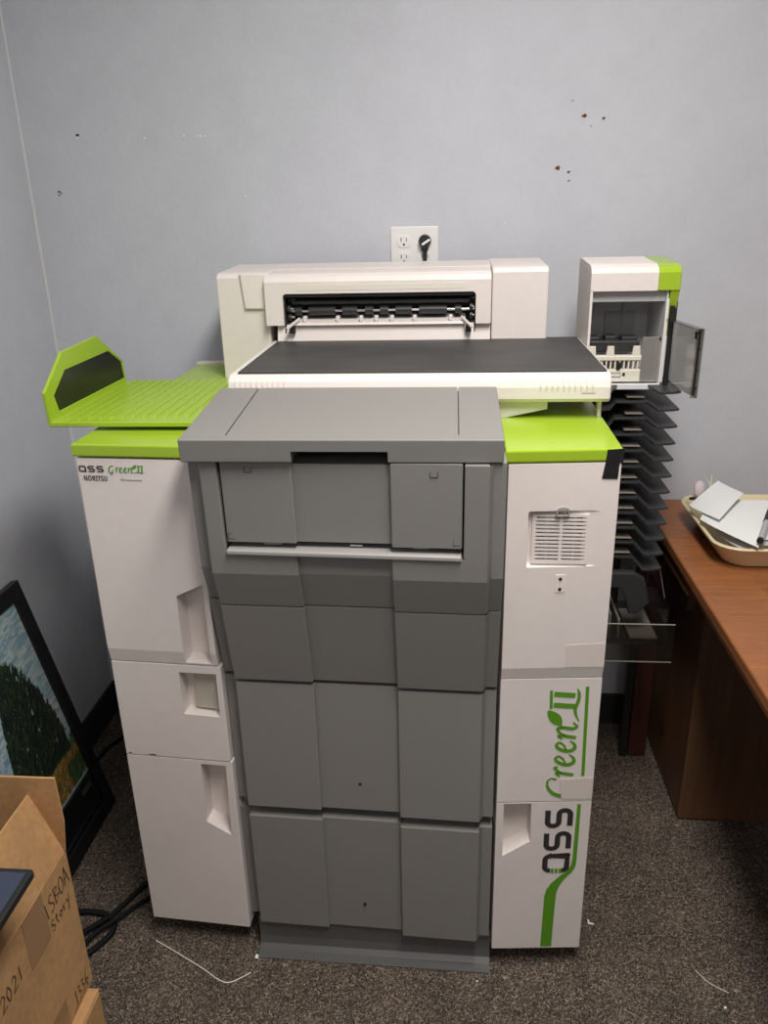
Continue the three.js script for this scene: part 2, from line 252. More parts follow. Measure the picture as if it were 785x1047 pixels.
function wordGreen(place, k, full) {   // slanted brush letters; x along the word, y up; k scales stroke width
  const L = [], st = (pts, w, n) => L.push(ribbon(pts.map(p => place(p[0], p[1])), w.map(v => v * k), Z, true, n));
  if (full) st([[0.036, 0.033], [0.03, 0.0385], [0.018, 0.036], [0.006, 0.02], [0.007, 0.003], [0.018, -0.002], [0.027, 0.006], [0.0285, 0.016]], [0.3, 0.8, 1, 1.3, 1.2, 1, 0.9, 0.6]);
  else st([[0.0375, 0.026], [0.0405, 0.033], [0.036, 0.039], [0.024, 0.039], [0.0105, 0.03], [0.005, 0.018], [0.0035, 0.011]], [0.9, 0.5, 0.6, 0.9, 1.2, 1.5, 1.7]);
  if (full) st([[0.0285, 0.017], [0.025, -0.006], [0.018, -0.0125], [0.009, -0.008]], [0.9, 0.8, 0.7, 0.5]);
  // r
  st([[0.0435, 0.021], [0.051, 0.0265], [0.0495, 0.0125], [0.047, 0]], [0.4, 1, 1.2, 1.1]);
  st([[0.05, 0.016], [0.057, 0.0265], [0.064, 0.029]], [0.5, 0.9, 1.6]);
  // e e
  for (const x of [0.064, 0.0905]) st([[x + 0.005, 0.0135], [x + 0.015, 0.018], [x + 0.02, 0.0255], [x + 0.0145, 0.0295], [x + 0.0065, 0.022], [x + 0.0035, 0.009], [x + 0.009, 0.001], [x + 0.0165, 0.002], [x + 0.0235, 0.009]], [0.5, 0.7, 0.8, 0.9, 1.2, 1.3, 1.2, 0.9, 0.4]);
  // n
  st([[0.1165, 0.021], [0.1235, 0.0265], [0.122, 0.012], [0.1195, 0]], [0.4, 1, 1.2, 1.1]);
  st([[0.1225, 0.014], [0.131, 0.0265], [0.1375, 0.0285], [0.139, 0.02], [0.137, 0.006], [0.1405, 0], [0.1485, 0.006]], [0.5, 0.8, 1.1, 1.2, 1.2, 0.9, 0.5]);
  // leaf
  const leaf = [[0.1435, 0.024], [0.1465, 0.036], [0.1565, 0.0435], [0.1715, 0.0455], [0.1685, 0.034], [0.1585, 0.0245]]; const c = new THREE.CatmullRomCurve3(leaf.map(p => { const q = place(p[0], p[1]); return V3(q[0], q[1], 0); }), true).getPoints(30); L.push(flat(c.slice(0, -1).map(p => [p.x, p.y]), Z));
  st([[0.1385, 0.021], [0.144, 0.025]], [0.5, 0.5], 4);
  // II with its curl
  for (const x of [0.1785, 0.1985]) st([[x, 0.0055], [x + 0.0032, 0.0375]], [1.7, 1.7], 3);
  st([[0.1745, 0.041], [0.2085, 0.0418]], [0.9, 0.9], 3);
  st([[0.1495, -0.003], [0.158, 0.001], [0.172, 0.0045], [0.19, 0.0005], [0.203, 0.0005], [0.2115, 0.0035]], [0.2, 0.6, 1, 1.1, 0.9, 0.2], 24);
  return L;
}
decal(FR, 'lettering', wordGreen((x, y) => [0.138 - y * 1.17 + 0.006 * (1 - x / 0.21) * 0 , 0.4255 + x * 1.125], 0.0059, false), M.inkGreen, 'green brush lettering Green II reading upwards');
decal(FL, 'lettering', logoQSS((x, y) => [0.0045 + x, 1.0525 + y], 0.0105, 0.0088, 0.0025, true), M.inkDark, 'small dark letters QSS', 0.004);
decal(FL, 'lettering', wordGreen((x, y) => [0.055 + x * 0.3, 1.0515 + y * 0.3], 0.0017, true), M.inkGreen, 'small green brush lettering Green II', 0.004);
const font = await new FontLoader().loadAsync('fonts/droid/droid_sans_bold.typeface.json');
function words(txt, size, u, v, sx = 1, z = Z) { const g = new THREE.ShapeGeometry(font.generateShapes(txt, size), 4); g.scale(sx, 1, 1); return g.translate(u, v, z); }
decal(FL, 'lettering', words('NORITSU', 0.0092, 0.009, 1.036, 0.78), M.inkDark, 'small black letters NORITSU', 0.004);
decal(FL, 'label_line', [ribbon([[0.0755, 1.0375], [0.0805, 1.0375], [0.0805, 1.0405], [0.0755, 1.0405], [0.0755, 1.0375]], 0.0009, Z, false), ribbon([[0.082, 1.0388], [0.1125, 1.0383]], 0.0014, Z, false)], M.inkGrey, 'tiny grey printed line', 0.004);

// green tops
pw('green_top', plan([[-0.63, 0.12], [-0.425, 0.12], [-0.425, 0.8345], [-0.63, 0.8225]], 1.078, 1.1, 0.003), M.green);
pw('green_top', plan([[0.082, 0.12], [0.266, 0.12], [0.264, 0.838], [0.082, 0.852]], 1.0775, 1.098, 0.003), M.green);
pw('rear_strip', bx(-0.632, -0.5, 1.078, 1.106, 0.1, 0.12, 0.002), M.white);
// black tape over the front corner of the green top
{ const t = mesh('tape_strip', [ext([[0.1465, 1.05], [0.1712, 1.049], [0.1722, 1.0762], [0.1502, 1.0765]], 0.0008).translate(0, 0, 0.0045), ext([[0.15, 1.076], [0.1775, 1.0755], [0.1785, 1.0985], [0.152, 1.097]], 0.001).translate(0, 0, 0.0046)], M.black, P, 'black tape strip'); t.position.set(...FR.pos); t.rotation.y = FR.rot; }

// green catch tray with ribs and its end stop
{
  const x0 = -0.705, x1 = -0.425, z0 = 0.385, z1 = 0.742, y = 1.116;
  const tr = pw('catch_tray', [bx(x0, x1, y - 0.006, y, z0, z1, 0.002), bx(x0, x1, y - 0.009, y - 0.003, z1 - 0.005, z1, 0.002)], M.green);
  for (let k = 0; k < 13; k++) { const x = x0 + 0.026 + k * 0.019; sub(tr, P, 'tray_rib', prism([[z0 + 0.004, y - 0.001], [z0 + 0.006, y + 0.003], [z1 - 0.02 - k * 0.002, y + 0.003], [z1 - 0.006 - k * 0.002, y - 0.001]], x, x + 0.005, 0.0008), M.green); }
  // the end stop: hexagonal plate with a dark window, outline in (z, y)
  const outer = [[0.742, 1.108], [0.747, 1.168], [0.662, 1.225], [0.512, 1.23], [0.403, 1.163], [0.395, 1.114]], inner = [[0.705, 1.127], [0.716, 1.157], [0.662, 1.192], [0.466, 1.193], [0.408, 1.16], [0.402, 1.1255]];
  const g = ext(outer, 0.006, 0.0012, [inner]); g.rotateY(-Math.PI / 2); g.translate(x0 + 0.006, 0, 0);
  const es = pw('end_stop', g, M.green);
  const w = ext(inner, 0.003); w.rotateY(-Math.PI / 2); w.translate(x0 + 0.004, 0, 0); sub(es, P, 'stop_window', w, phy({ color: lin(0.012, 0.014, 0.01), roughness: 0.2 }), 'black glossy window');
}

// grey centre front
{
  const cols = [[-0.388, -0.243, 0.837, -0.388], [-0.25, -0.086, 0.8345, -0.242], [-0.0925, 0.056, 0.853, -0.091]];
  const K = 0.035, back = 0.79;
  const col = (i, prof, x0 = cols[i][0], x1 = cols[i][1], bev = 0.0024) => shearZ(prism([[back - 0.0, prof[prof.length - 1][1]], ...prof.slice().reverse().map(([dz, y]) => [cols[i][2] + dz, y]), [back, prof[0][1]]].map(p => p), x0, x1, bev), K, cols[i][3]);
  // side strips, set back behind the panels
  const strips = prof => [
    prism([[back, prof[prof.length - 1][1]], ...prof.slice().reverse().map(([dz, y]) => [0.813 + dz, y]), [back, prof[0][1]]], -0.413, -0.389, 0.0012),
    prism([[back, prof[prof.length - 1][1]], ...prof.slice().reverse().map(([dz, y]) => [0.843 + dz, y]), [back, prof[0][1]]], 0.05, 0.081, 0.0012),
  ];
  const chamfer = prof => { // slanted edge joining the third column to the right-hand strip
    const pos = [], idx = []; prof.forEach(([dz, y], i) => { pos.push(0.0552, y, 0.8572 + dz, 0.0625, y, 0.8425 + dz); if (i) { const q = 2 * i; idx.push(q - 2, q, q - 1, q - 1, q, q + 1); } });
    const g = new THREE.BufferGeometry(); g.setAttribute('position', new THREE.Float32BufferAttribute(pos, 3)); g.setAttribute('uv', new THREE.Float32BufferAttribute(pos.filter((_, i) => i % 3 < 2), 2)); g.setIndex(idx); g.computeVertexNormals(); return g;
  };
  const sections = [
    [[0.039, 0.8335], [0.0035, 0.667]],
    [[0.0, 0.6575], [0.002, 0.381]],
    [[0.002, 0.356], [-0.001, 0.078]],
  ];
  for (const [n, prof] of sections.entries()) {
    const sp = strips(prof), d = pw('front_drawer', [sp[1], chamfer(prof)], M.grey); sub(d, P, 'side_strip', sp[0], M.grey);
    for (let i = 0; i < 3; i++) sub(d, P, 'drawer_panel', col(i, prof), M.grey);
    if (n) { const [y] = [[0, 0.441, 0.142][n]]; sub(d, P, 'screw', cyl([-0.168, y, 0.834], [-0.168, y, 0.8385 + 0.0015], 0.0028, 10), M.black); }
  }
  // upper section: cheeks, folded lower band, flap in three steps and the rail beneath it
  const lowP = [[0.0655, 0.942], [0.063, 0.905], [0.039, 0.8365]], hiP = [[0.0735, 1.098], [0.0655, 0.942]];
  const upP = [[0.0735, 1.098], [0.0655, 0.942], [0.063, 0.905], [0.039, 0.8365]], us = strips(upP), top = pw('upper_front', [us[1], chamfer(upP)], M.grey); sub(top, P, 'side_strip', us[0], M.grey);
  for (let i = 0; i < 3; i++) sub(top, P, 'front_panel', col(i, lowP), M.grey);
  sub(top, P, 'front_panel', col(0, hiP, -0.388, -0.3595), M.grey);
  sub(top, P, 'front_panel', col(2, hiP, 0.0185, 0.056), M.grey);
  const fl = [[0.069, 1.0985], [0.063, 0.9615]];
  const flap = pw('front_flap', col(1, [[0.069, 1.0925], fl[1]]), M.grey);
  sub(flap, P, 'flap_panel', col(0, fl, -0.3565, -0.243), M.grey);
  sub(flap, P, 'flap_panel', col(2, fl, -0.0925, 0.016), M.grey);
  pw('flap_rail', shearZ(bx(-0.3575, 0.0155, 0.942, 0.951, 0.86, 0.911, 0.003), 0.045, -0.3575), M.greyRail, 'paler grey rail under the flap');
  pw('flap_latch', [bx(-0.16, -0.14, 0.9535, 0.957, 0.88, 0.898, 0.001), bx(-0.3, -0.27, 0.9535, 0.956, 0.88, 0.893, 0.001), bx(-0.06, -0.035, 0.9535, 0.956, 0.88, 0.905, 0.001)], M.metal);
  const mark = (x, y, s, z) => { const w = 0.011, h = 0.009, t = 0.0009; return s > 0 ? [bx(x, x + t, y - h, y, z, z + 0.0006, 0), bx(x + w, x + w + t, y - h, y, z, z + 0.0006, 0), bx(x, x + w, y - h, y - h + t, z, z + 0.0006, 0)] : [bx(x, x + w, y, y + t, z, z + 0.0006, 0), bx(x, x + w, y + h, y + h + t, z, z + 0.0006, 0), bx(x, x + t, y, y + h, z, z + 0.0006, 0)]; };
  for (const [x, y, s, z] of [[-0.318, 1.089, 1, 0.9083], [-0.033, 1.087, 1, 0.9241], [-0.354, 0.966, -1, 0.9014], [0.002, 0.966, -1, 0.9193]]) pw('latch_mark', mark(x, y, s, z), M.inkDark);
}
// grey lid: a tilted slab with a finger notch and two seams
{
  let g = bx(-0.411, 0.0755, -0.037, 0, -0.254, 0, 0.0025);
  g = cut(g, bx(-0.2405, -0.095, -0.06, -0.019, -0.13, 0.02, 0), bx(-0.343, -0.3402, -0.008, 0.02, -0.3, -0.02, 0), bx(0.0072, 0.01, -0.008, 0.02, -0.3, -0.02, 0));
  g.rotateX(-0.0); g.applyMatrix4(new THREE.Matrix4().makeRotationX(0.094)); g.translate(0, 1.1365, 0.925);
  pw('lid', g, M.grey);
}
// floor skirt under the drawers
{
  const prof = [[0.826, 0.082], [0.8255, 0.03], [0.829, 0.012], [0.838, 0.004], [0.857, 0.0015]];
  const o = [...prof.map(([z, y]) => [z + 0.0008, y + 0.0008]), ...prof.slice().reverse().map(([z, y]) => [z - 0.0004, y - 0.0008])];
  pw('floor_skirt', shearZ(prism(o.reverse(), -0.394, 0.084, 0), 0.014, -0.394), M.skirt, 'grey plastic skirt spreading onto the carpet');
}
// delivery table with white rim and dark belt
{
  const prof = [[0.27, 1.13], [0.652, 1.128], [0.66, 1.13], [0.664, 1.136], [0.6645, 1.156], [0.661, 1.168], [0.654, 1.176], [0.643, 1.1795], [0.27, 1.1795]];
  const tb = pw('delivery_table', prism(prof, -0.402, 0.272, 0.004), M.white);
  sub(tb, P, 'belt', boxUV(bx(-0.386, 0.2655, 1.1785, 1.1825, 0.275, 0.6455, 0.001)), M.belt, 'dark grey belt surface');
  for (const x0 of [-0.388, 0.15]) for (let k = 0; k < 10; k++) { const x = x0 + k * 0.0098; sub(tb, P, 'rim_rib', prism([[0.656, 1.1735], [0.661, 1.167], [0.664, 1.15], [0.6648, 1.1495], [0.6662, 1.159], [0.663, 1.169], [0.657, 1.1752]].reverse(), x, x + 0.0035, 0.0002), M.white); }
  sub(tb, P, 'rim_groove', bx(0.222, 0.245, 1.1455, 1.1465, 0.664, 0.6648, 0), M.inkGrey);
  pw('bracket', prism([[0.3, 1.098], [0.55, 1.098], [0.648, 1.128], [0.3, 1.13]], 0.082, 0.085, 0.001).translate(0, 0, 0), M.white);
  pw('bracket', ext([[0.082, 1.094], [0.1, 1.0985], [0.167, 1.113], [0.167, 1.13], [0.082, 1.13]], 0.3, 0.002).translate(0, 0, 0.345), M.white);
  pw('table_post', bx(0.255, 0.262, 1.096, 1.132, 0.62, 0.64, 0.002), M.white);
}
// rear paper exit unit
{
  const un = pw('exit_unit', [prism([[0.08, 1.098], [0.28, 1.098], [0.28, 1.316], [0.276, 1.323], [0.266, 1.3265], [0.08, 1.332]], -0.516, -0.403, 0.003), prism([[0.08, 1.098], [0.2, 1.098], [0.2, 1.3275], [0.08, 1.332]], -0.405, 0.1, 0), prism([[0.08, 1.098], [0.292, 1.098], [0.292, 1.32], [0.287, 1.328], [0.275, 1.331], [0.08, 1.335]], 0.081, 0.199, 0.004)], M.white);
  sub(un, P, 'raised_plate', ext([[-0.462, 1.327], [-0.404, 1.3255], [-0.404, 1.25], [-0.455, 1.251]].reverse(), 0.012, 0.003).translate(0, 0, 0.276), M.white);
  const hg = cut(prism([[0.19, 1.219], [0.304, 1.217], [0.304, 1.308], [0.298, 1.318], [0.284, 1.3235], [0.19, 1.327]], -0.407, 0.0795, 0.003), ext(rrect(-0.367, 0.047, 1.15, 1.2835, 0.008), 0.2).translate(0, 0, 0.222));
  const hs = pw('exit_housing', hg, M.white);
  sub(hs, P, 'label_strip', bx(-0.335, 0.024, 1.29, 1.3025, 0.3035, 0.3046, 0.0003), M.cream, 'cream paper label strip');
  const ro = pw('roller_bay', [bx(-0.3665, 0.0465, 1.2, 1.284, 0.21, 0.225, 0), bx(-0.3665, -0.3645, 1.2, 1.283, 0.222, 0.295, 0), bx(0.0445, 0.0465, 1.2, 1.283, 0.222, 0.295, 0), bx(-0.3665, 0.0465, 1.276, 1.283, 0.222, 0.298, 0)], M.dark);
  sub(ro, P, 'upper_bar', [bx(-0.35, 0.03, 1.258, 1.268, 0.245, 0.268, 0.002), cyl([-0.352, 1.263, 0.276], [0.033, 1.263, 0.276], 0.005)], phy({ color: lin(0.05, 0.05, 0.05), roughness: 0.3 }));
  sub(ro, P, 'roller_shaft', cyl([-0.364, 1.244, 0.272], [0.044, 1.244, 0.272], 0.0028), M.chrome);
  for (const [a, b] of [[-0.346, -0.331], [-0.316, -0.257], [-0.242, -0.209], [-0.192, -0.174], [-0.159, -0.141], [-0.125, -0.09], [-0.074, -0.014], [0.003, 0.017]]) sub(ro, P, 'roller', cyl([a, 1.244, 0.272], [b, 1.244, 0.272], 0.0095, 20), M.trayBlack);
  for (const x of [-0.36, 0.035]) for (const [y, z] of [[1.268, 0.27], [1.25, 0.285], [1.232, 0.28]]) { const w = sub(ro, P, 'gear', cyl([x, y, z], [x + 0.006, y, z], 0.008, 14), M.trayBlack); sub(w, P, 'axle', cyl([x + 0.004, y, z], [x + 0.013, y, z], 0.0025, 8), M.metal); P.remove(w); ro.add(w); }
  const gp = pw('guide_plate', [prism([[0.205, 1.231], [0.21, 1.234], [0.298, 1.2215], [0.3, 1.2165], [0.205, 1.222]].reverse(), -0.343, 0.026, 0.0008), prism([[0.24, 1.181], [0.297, 1.181], [0.288, 1.216], [0.24, 1.216]].reverse(), -0.385, 0.079, 0.001)], M.white);
  for (const x of [-0.322, -0.25, -0.199, -0.166, -0.132, -0.083, -0.006]) sub(gp, P, 'guide_tab', bx(x - 0.004, x + 0.004, 1.222, 1.235, 0.284, 0.297, 0.002), M.white);
  for (const [x, s] of [[-0.345, 1], [0.028, -1]]) { const q = pw('guide_arm', (() => { const g = bx(-0.0025, 0.0025, -0.0025, 0.0025, -0.024, 0.024, 0.001); g.rotateX(0.35); g.rotateY(-s * 0.5); return g.translate(x, 1.222, 0.312); })(), M.white); sub(q, P, 'arm_foot', bx(x - s * 0.004 - 0.006, x - s * 0.004 + 0.006, 1.2, 1.216, 0.297, 0.309, 0.001), M.black); }
}

// ------------------------------------------------------------ the print sorter
{
  const S = thing('print_sorter', 'tall print sorter with a white and green head and black trays beside the printer', 'print sorter', [0.36, 0, 0.3]);
  const p = (n, g, m, l) => part(S, n, g, m, l);
  const grey = std({ color: lin(0.58, 0.58, 0.59), roughness: 0.5 }), greyMid = std({ color: lin(0.72, 0.72, 0.73), roughness: 0.5 });
  p('column', [bx(0.28, 0.42, 0.5, 1.09, 0.12, 0.2, 0.004), bx(0.28, 0.29, 0.5, 1.09, 0.195, 0.3, 0.002), bx(0.4, 0.492, 0.53, 0.56, 0.14, 0.165, 0.002)], M.black);
  p('support_post', [bx(0.472, 0.492, 0, 0.6, 0.14, 0.16, 0.002)], M.black);
  // head
  p('head_cover', [prism([[0.345, 1.286], [0.36, 1.285], [0.36, 1.32], [0.353, 1.33], [0.335, 1.3355], [0.205, 1.3415], [0.19, 1.337], [0.19, 1.33], [0.345, 1.317]].reverse(), 0.2745, 0.407, 0.0008)], M.white);
  p('head_side', prism([[0.19, 1.09], [0.352, 1.09], [0.36, 1.14], [0.36, 1.2862], [0.3445, 1.2862], [0.3445, 1.3165], [0.19, 1.3295]].reverse(), 0.2747, 0.28, 0.0005), M.white);
  p('green_cap', [prism([[0.19, 1.286], [0.3605, 1.286], [0.3605, 1.32], [0.353, 1.33], [0.335, 1.3355], [0.205, 1.3415], [0.19, 1.337]].reverse(), 0.407, 0.451, 0.003), prism([[0.19, 1.19], [0.325, 1.19], [0.345, 1.248], [0.359, 1.287], [0.19, 1.287]].reverse(), 0.433, 0.4505, 0.001)], M.green);
  p('head_interior', [bx(0.281, 0.43, 1.09, 1.31, 0.191, 0.2, 0), bx(0.428, 0.4315, 1.092, 1.286, 0.2, 0.352, 0.001)], greyMid);
  p('inner_visor', [bx(0.276, 0.43, 1.262, 1.286, 0.338, 0.342, 0.001), bx(0.281, 0.43, 1.305, 1.314, 0.2, 0.34, 0)], grey);
  p('inner_panel', [bx(0.335, 0.4, 1.17, 1.225, 0.2, 0.204, 0.001), bx(0.37, 0.375, 1.19, 1.25, 0.2, 0.206, 0.001)], grey);
  p('edge_strip', prism([[0.345, 1.1], [0.358, 1.1], [0.3535, 1.268], [0.345, 1.268]].reverse(), 0.4305, 0.4335, 0.0005), M.white);
  // feed mechanism
  p('feed_block', [bx(0.28, 0.392, 1.155, 1.178, 0.25, 0.31, 0.003), bx(0.286, 0.31, 1.17, 1.186, 0.27, 0.305, 0.003), bx(0.32, 0.345, 1.172, 1.188, 0.27, 0.305, 0.003), bx(0.355, 0.388, 1.17, 1.186, 0.27, 0.305, 0.003)], M.trayBlack);
  const rail = p('comb_rail', [bx(0.277, 0.428, 1.141, 1.151, 0.318, 0.338, 0.002), bx(0.277, 0.428, 1.096, 1.122, 0.318, 0.338, 0.002)], M.cream);
  for (const x of [0.29, 0.328, 0.381]) sub(rail, S, 'comb_tooth', ext([[x - 0.009, 1.148], [x + 0.009, 1.148], [x + 0.007, 1.171], [x - 0.006, 1.171]], 0.008, 0.001).translate(0, 0, 0.329), M.cream);
  for (let k = 0; k < 12; k++) sub(rail, S, 'comb_fin', bx(0.283 + k * 0.0092, 0.2862 + k * 0.0092, 1.122, 1.141, 0.322, 0.336, 0.0006), M.cream);
  sub(rail, S, 'latch', bx(0.342, 0.35, 1.124, 1.138, 0.336, 0.342, 0.001), M.black);
  sub(rail, S, 'label_frame', [bx(0.325, 0.352, 1.1065, 1.1155, 0.338, 0.3386, 0)], M.inkDark); sub(rail, S, 'label_face', bx(0.3262, 0.3508, 1.1077, 1.1143, 0.3384, 0.3389, 0), M.cream);
  sub(rail, S, 'label_dot', bx(0.356, 0.361, 1.109, 1.116, 0.338, 0.3387, 0), M.black);
  p('metal_plate', [bx(0.391, 0.428, 1.1, 1.1905, 0.339, 0.3405, 0.0005), bx(0.424, 0.428, 1.182, 1.196, 0.339, 0.3405, 0.0005)], std({ color: lin(0.4, 0.385, 0.36), metalness: 0.7, roughness: 0.45 }), 'bare metal plate');
  p('lower_plate', [bx(0.276, 0.43, 1.083, 1.094, 0.2, 0.352, 0.001)], greyMid);
  p('hinge_rod', [bx(0.4365, 0.4455, 1.09, 1.255, 0.349, 0.359, 0.002)], M.black);
  p('hinge_cover', prism([[0.3, 1.225], [0.345, 1.225], [0.345, 1.262], [0.33, 1.262]].reverse(), 0.445, 0.453, 0.001), M.black);
  // smoked door, swung open
  {
    const A = [0.444, 0.352], B = [0.466, 0.5], L = Math.hypot(B[0] - A[0], B[1] - A[1]), rot = -Math.atan2(B[1] - A[1], B[0] - A[0]);
    const place = g => { const q = merge([].concat(g)); q.rotateY(rot); return q.translate(A[0], 0, A[1]); };
    const d = p('smoked_door', place([bx(0, L, 1.098, 1.229, 0, 0.0022, 0.0005), bx(0, L, 1.2265, 1.229, 0.0022, 0.014, 0.0005), bx(L - 0.0022, L, 1.098, 1.229, 0.0022, 0.014, 0.0005)]), M.smoke, 'grey smoked clear plastic');
    sub(d, S, 'door_seal', place([bx(L - 0.0125, L - 0.0095, 1.102, 1.226, 0.0022, 0.006, 0.0005), bx(L - 0.028, L - 0.011, 1.218, 1.221, 0.0022, 0.006, 0.0005), bx(L - 0.028, L - 0.025, 1.207, 1.219, 0.0022, 0.006, 0.0005), bx(L - 0.028, L - 0.011, 1.207, 1.2095, 0.0022, 0.006, 0.0005), bx(L - 0.012, L - 0.003, 1.19, 1.193, 0.0022, 0.006, 0.0005), bx(L - 0.012, L - 0.003, 1.15, 1.153, 0.0022, 0.006, 0.0005), bx(L - 0.012, L - 0.003, 1.115, 1.118, 0.0022, 0.006, 0.0005)]), M.black);
  }
  // trays
  const plate = [[0.282, 0.2], [0.44, 0.2], [0.4585, 0.3], [0.4625, 0.402], [0.451, 0.408], [0.43, 0.411], [0.418, 0.41], [0.407, 0.352], [0.345, 0.35], [0.325, 0.4], [0.3, 0.41], [0.282, 0.4]];
  for (let k = 0; k < 12; k++) {
    const y = 1.091 - k * 0.036;
    const g = plan(plate, -0.005, 0, 0.001); g.applyMatrix4(new THREE.Matrix4().makeTranslation(0, 0, -0.4).premultiply(new THREE.Matrix4().makeRotationX(0.05)).premultiply(new THREE.Matrix4().makeTranslation(0, y, 0.4)));
    const t = p('sorter_tray', g, M.trayBlack);
    if (k < 11) sub(t, S, 'stop_plate', bx(0.368, 0.405, y - 0.0265, y - 0.0255, 0.315, 0.345, 0), std({ color: lin(0.3, 0.26, 0.22), roughness: 0.5 }), 'pale backing of the tray');
    sub(t, S, 'tray_carrier', [bx(0.286, 0.33, y - 0.02, y - 0.004, 0.19, 0.34, 0.003)], M.black);
  }
  // lower guide arm and smoked catch bin with leftovers
  p('guide_arm', [ext([[0.33, 0.69], [0.4, 0.69], [0.425, 0.675], [0.432, 0.65], [0.44, 0.615], [0.415, 0.588], [0.397, 0.588], [0.388, 0.62], [0.375, 0.65], [0.33, 0.655]].reverse(), 0.02, 0.004).translate(0, 0, 0.4)], M.trayBlack);
  const bin = p('catch_bin', [bx(0.3, 0.49, 0.49, 0.584, 0.458, 0.461, 0.001), bx(0.3, 0.478, 0.532, 0.535, 0.25, 0.458, 0.001), bx(0.476, 0.479, 0.535, 0.62, 0.25, 0.44, 0.001)], M.smoke, 'smoked clear plastic bin');
  sub(bin, S, 'bin_edge', [bx(0.3, 0.49, 0.5835, 0.5855, 0.458, 0.461, 0.0005), bx(0.3, 0.49, 0.489, 0.491, 0.458, 0.461, 0.0005)], std({ color: lin(0.3, 0.29, 0.26), roughness: 0.3 }));
  sub(bin, S, 'bin_slide', [bx(0.3, 0.33, 0.536, 0.575, 0.3, 0.43, 0.004), bx(0.35, 0.356, 0.536, 0.6, 0.3, 0.44, 0.002), bx(0.37, 0.376, 0.536, 0.585, 0.3, 0.44, 0.002), bx(0.4, 0.46, 0.536, 0.54, 0.3, 0.44, 0.001)], std({ color: lin(0.13, 0.115, 0.1), roughness: 0.5 }));
  sub(bin, S, 'bin_hanger', cyl([0.462, 0.69, 0.39], [0.477, 0.62, 0.4], 0.0012, 6), M.metal);
  p('cable', tube([[0.35, 0.62, 0.14], [0.39, 0.55, 0.18], [0.4, 0.48, 0.19], [0.375, 0.42, 0.18], [0.33, 0.4, 0.16], [0.285, 0.41, 0.12]], 0.006), M.black);
}

// ------------------------------------------------------------ outlet and plug
{
  const W = thing('wall_outlet', 'white double wall outlet plate above the printer', 'outlet', [-0.096, 1.35, 0]);
  const pl = std({ color: lin(0.8, 0.79, 0.77), roughness: 0.35 });
  part(W, 'cover_plate', bx(-0.154, -0.038, 1.292, 1.408, 0, 0.006, 0.003), pl);
  for (const [x, y] of [[-0.1215, 1.374], [-0.1215, 1.335], [-0.0705, 1.374], [-0.0705, 1.335]]) {
    const o = []; for (let k = 0; k < 28; k++) { const a = k / 28 * 2 * Math.PI; o.push([x + 0.0172 * Math.cos(a), y + Math.max(-0.0142, Math.min(0.0142, 0.0172 * Math.sin(a)))]); }
    const rc = part(W, 'receptacle', ext(o, 0.0025, 0.0008).translate(0, 0, 0.0055), pl);
    sub(rc, W, 'slot', bx(x - 0.0075, x - 0.0055, y - 0.001, y + 0.008, 0.0078, 0.0083, 0), M.dark); sub(rc, W, 'slot', bx(x + 0.0055, x + 0.0072, y, y + 0.007, 0.0078, 0.0083, 0), M.dark);  // no holes cut: thin dark pieces coloured as the shade inside the slots
    sub(rc, W, 'ground_hole_shade', cyl([x, y - 0.0075, 0.0078], [x, y - 0.0075, 0.0083], 0.0027, 12), M.dark);  // dark disc on the face, its colour stands for the ground hole's shade
  }
  const G = thing('power_plug', 'black round power plug with hanging cord in the wall outlet', 'plug', [-0.0705, 1.374, 0.008]);
  part(G, 'plug_body', [cyl([-0.0705, 1.374, 0.0084], [-0.0705, 1.374, 0.024], 0.0155, 24, 0.0135), bx(-0.079, -0.062, 1.351, 1.372, 0.0095, 0.023, 0.005)], M.black);
  part(G, 'plug_label', (() => { const g = bx(-0.011, 0.011, -0.0026, 0.0026, 0, 0.0006, 0); g.rotateZ(0.55); return g.translate(-0.0675, 1.372, 0.0238); })(), M.paper, 'white label stripe');
  part(G, 'cord', tube([[-0.0705, 1.36, 0.017], [-0.07, 1.335, 0.018], [-0.071, 1.29, 0.02], [-0.072, 1.15, 0.03], [-0.06, 0.9, 0.04]], 0.0048), M.black);
}

// ------------------------------------------------------------ desk
{
  const D = thing('wooden_desk', 'reddish brown wooden desk against the wall with a plain brown pedestal', 'desk', [1.1, 0, 0.6]);
  const p = (n, g, m, l) => part(D, n, boxUV(merge([].concat(g))), m, l);
  p('desk_top', bx(0.5, 1.85, 0.69, 0.715, 0.012, 1.22, 0.005), M.wood);
  p('edge_moulding', [prism([[0.012, 0.668], [1.21, 0.668], [1.21, 0.69], [0.012, 0.69]].reverse(), 0.51, 0.53, 0.003), bx(0.53, 1.84, 0.668, 0.69, 1.19, 1.21, 0.003)], M.wood);
  p('apron', bx(0.522, 0.54, 0.6, 0.67, 0.03, 0.42, 0.002), M.woodDark);
  p('slide_end', [bx(0.506, 0.511, 0.655, 0.667, 0.24, 0.46, 0.001), bx(0.5055, 0.508, 0.657, 0.666, 0.44, 0.462, 0.001)], M.panelWood);
  p('pedestal', [bx(0.569, 1.25, 0.004, 0.69, 0.06, 0.403, 0.004)], M.panelWood);
  part(D, 'knot', cyl([0.5688, 0.12, 0.2], [0.5692, 0.12, 0.2], 0.018, 14), M.woodDark, 'dark worn spot');
  for (const [x, z] of [[0.495, 0.115], [1.79, 0.115], [1.79, 1.12]]) p('leg', bx(x, x + 0.048, 0, 0.69, z, z + 0.042, 0.003), M.mahogany);
}
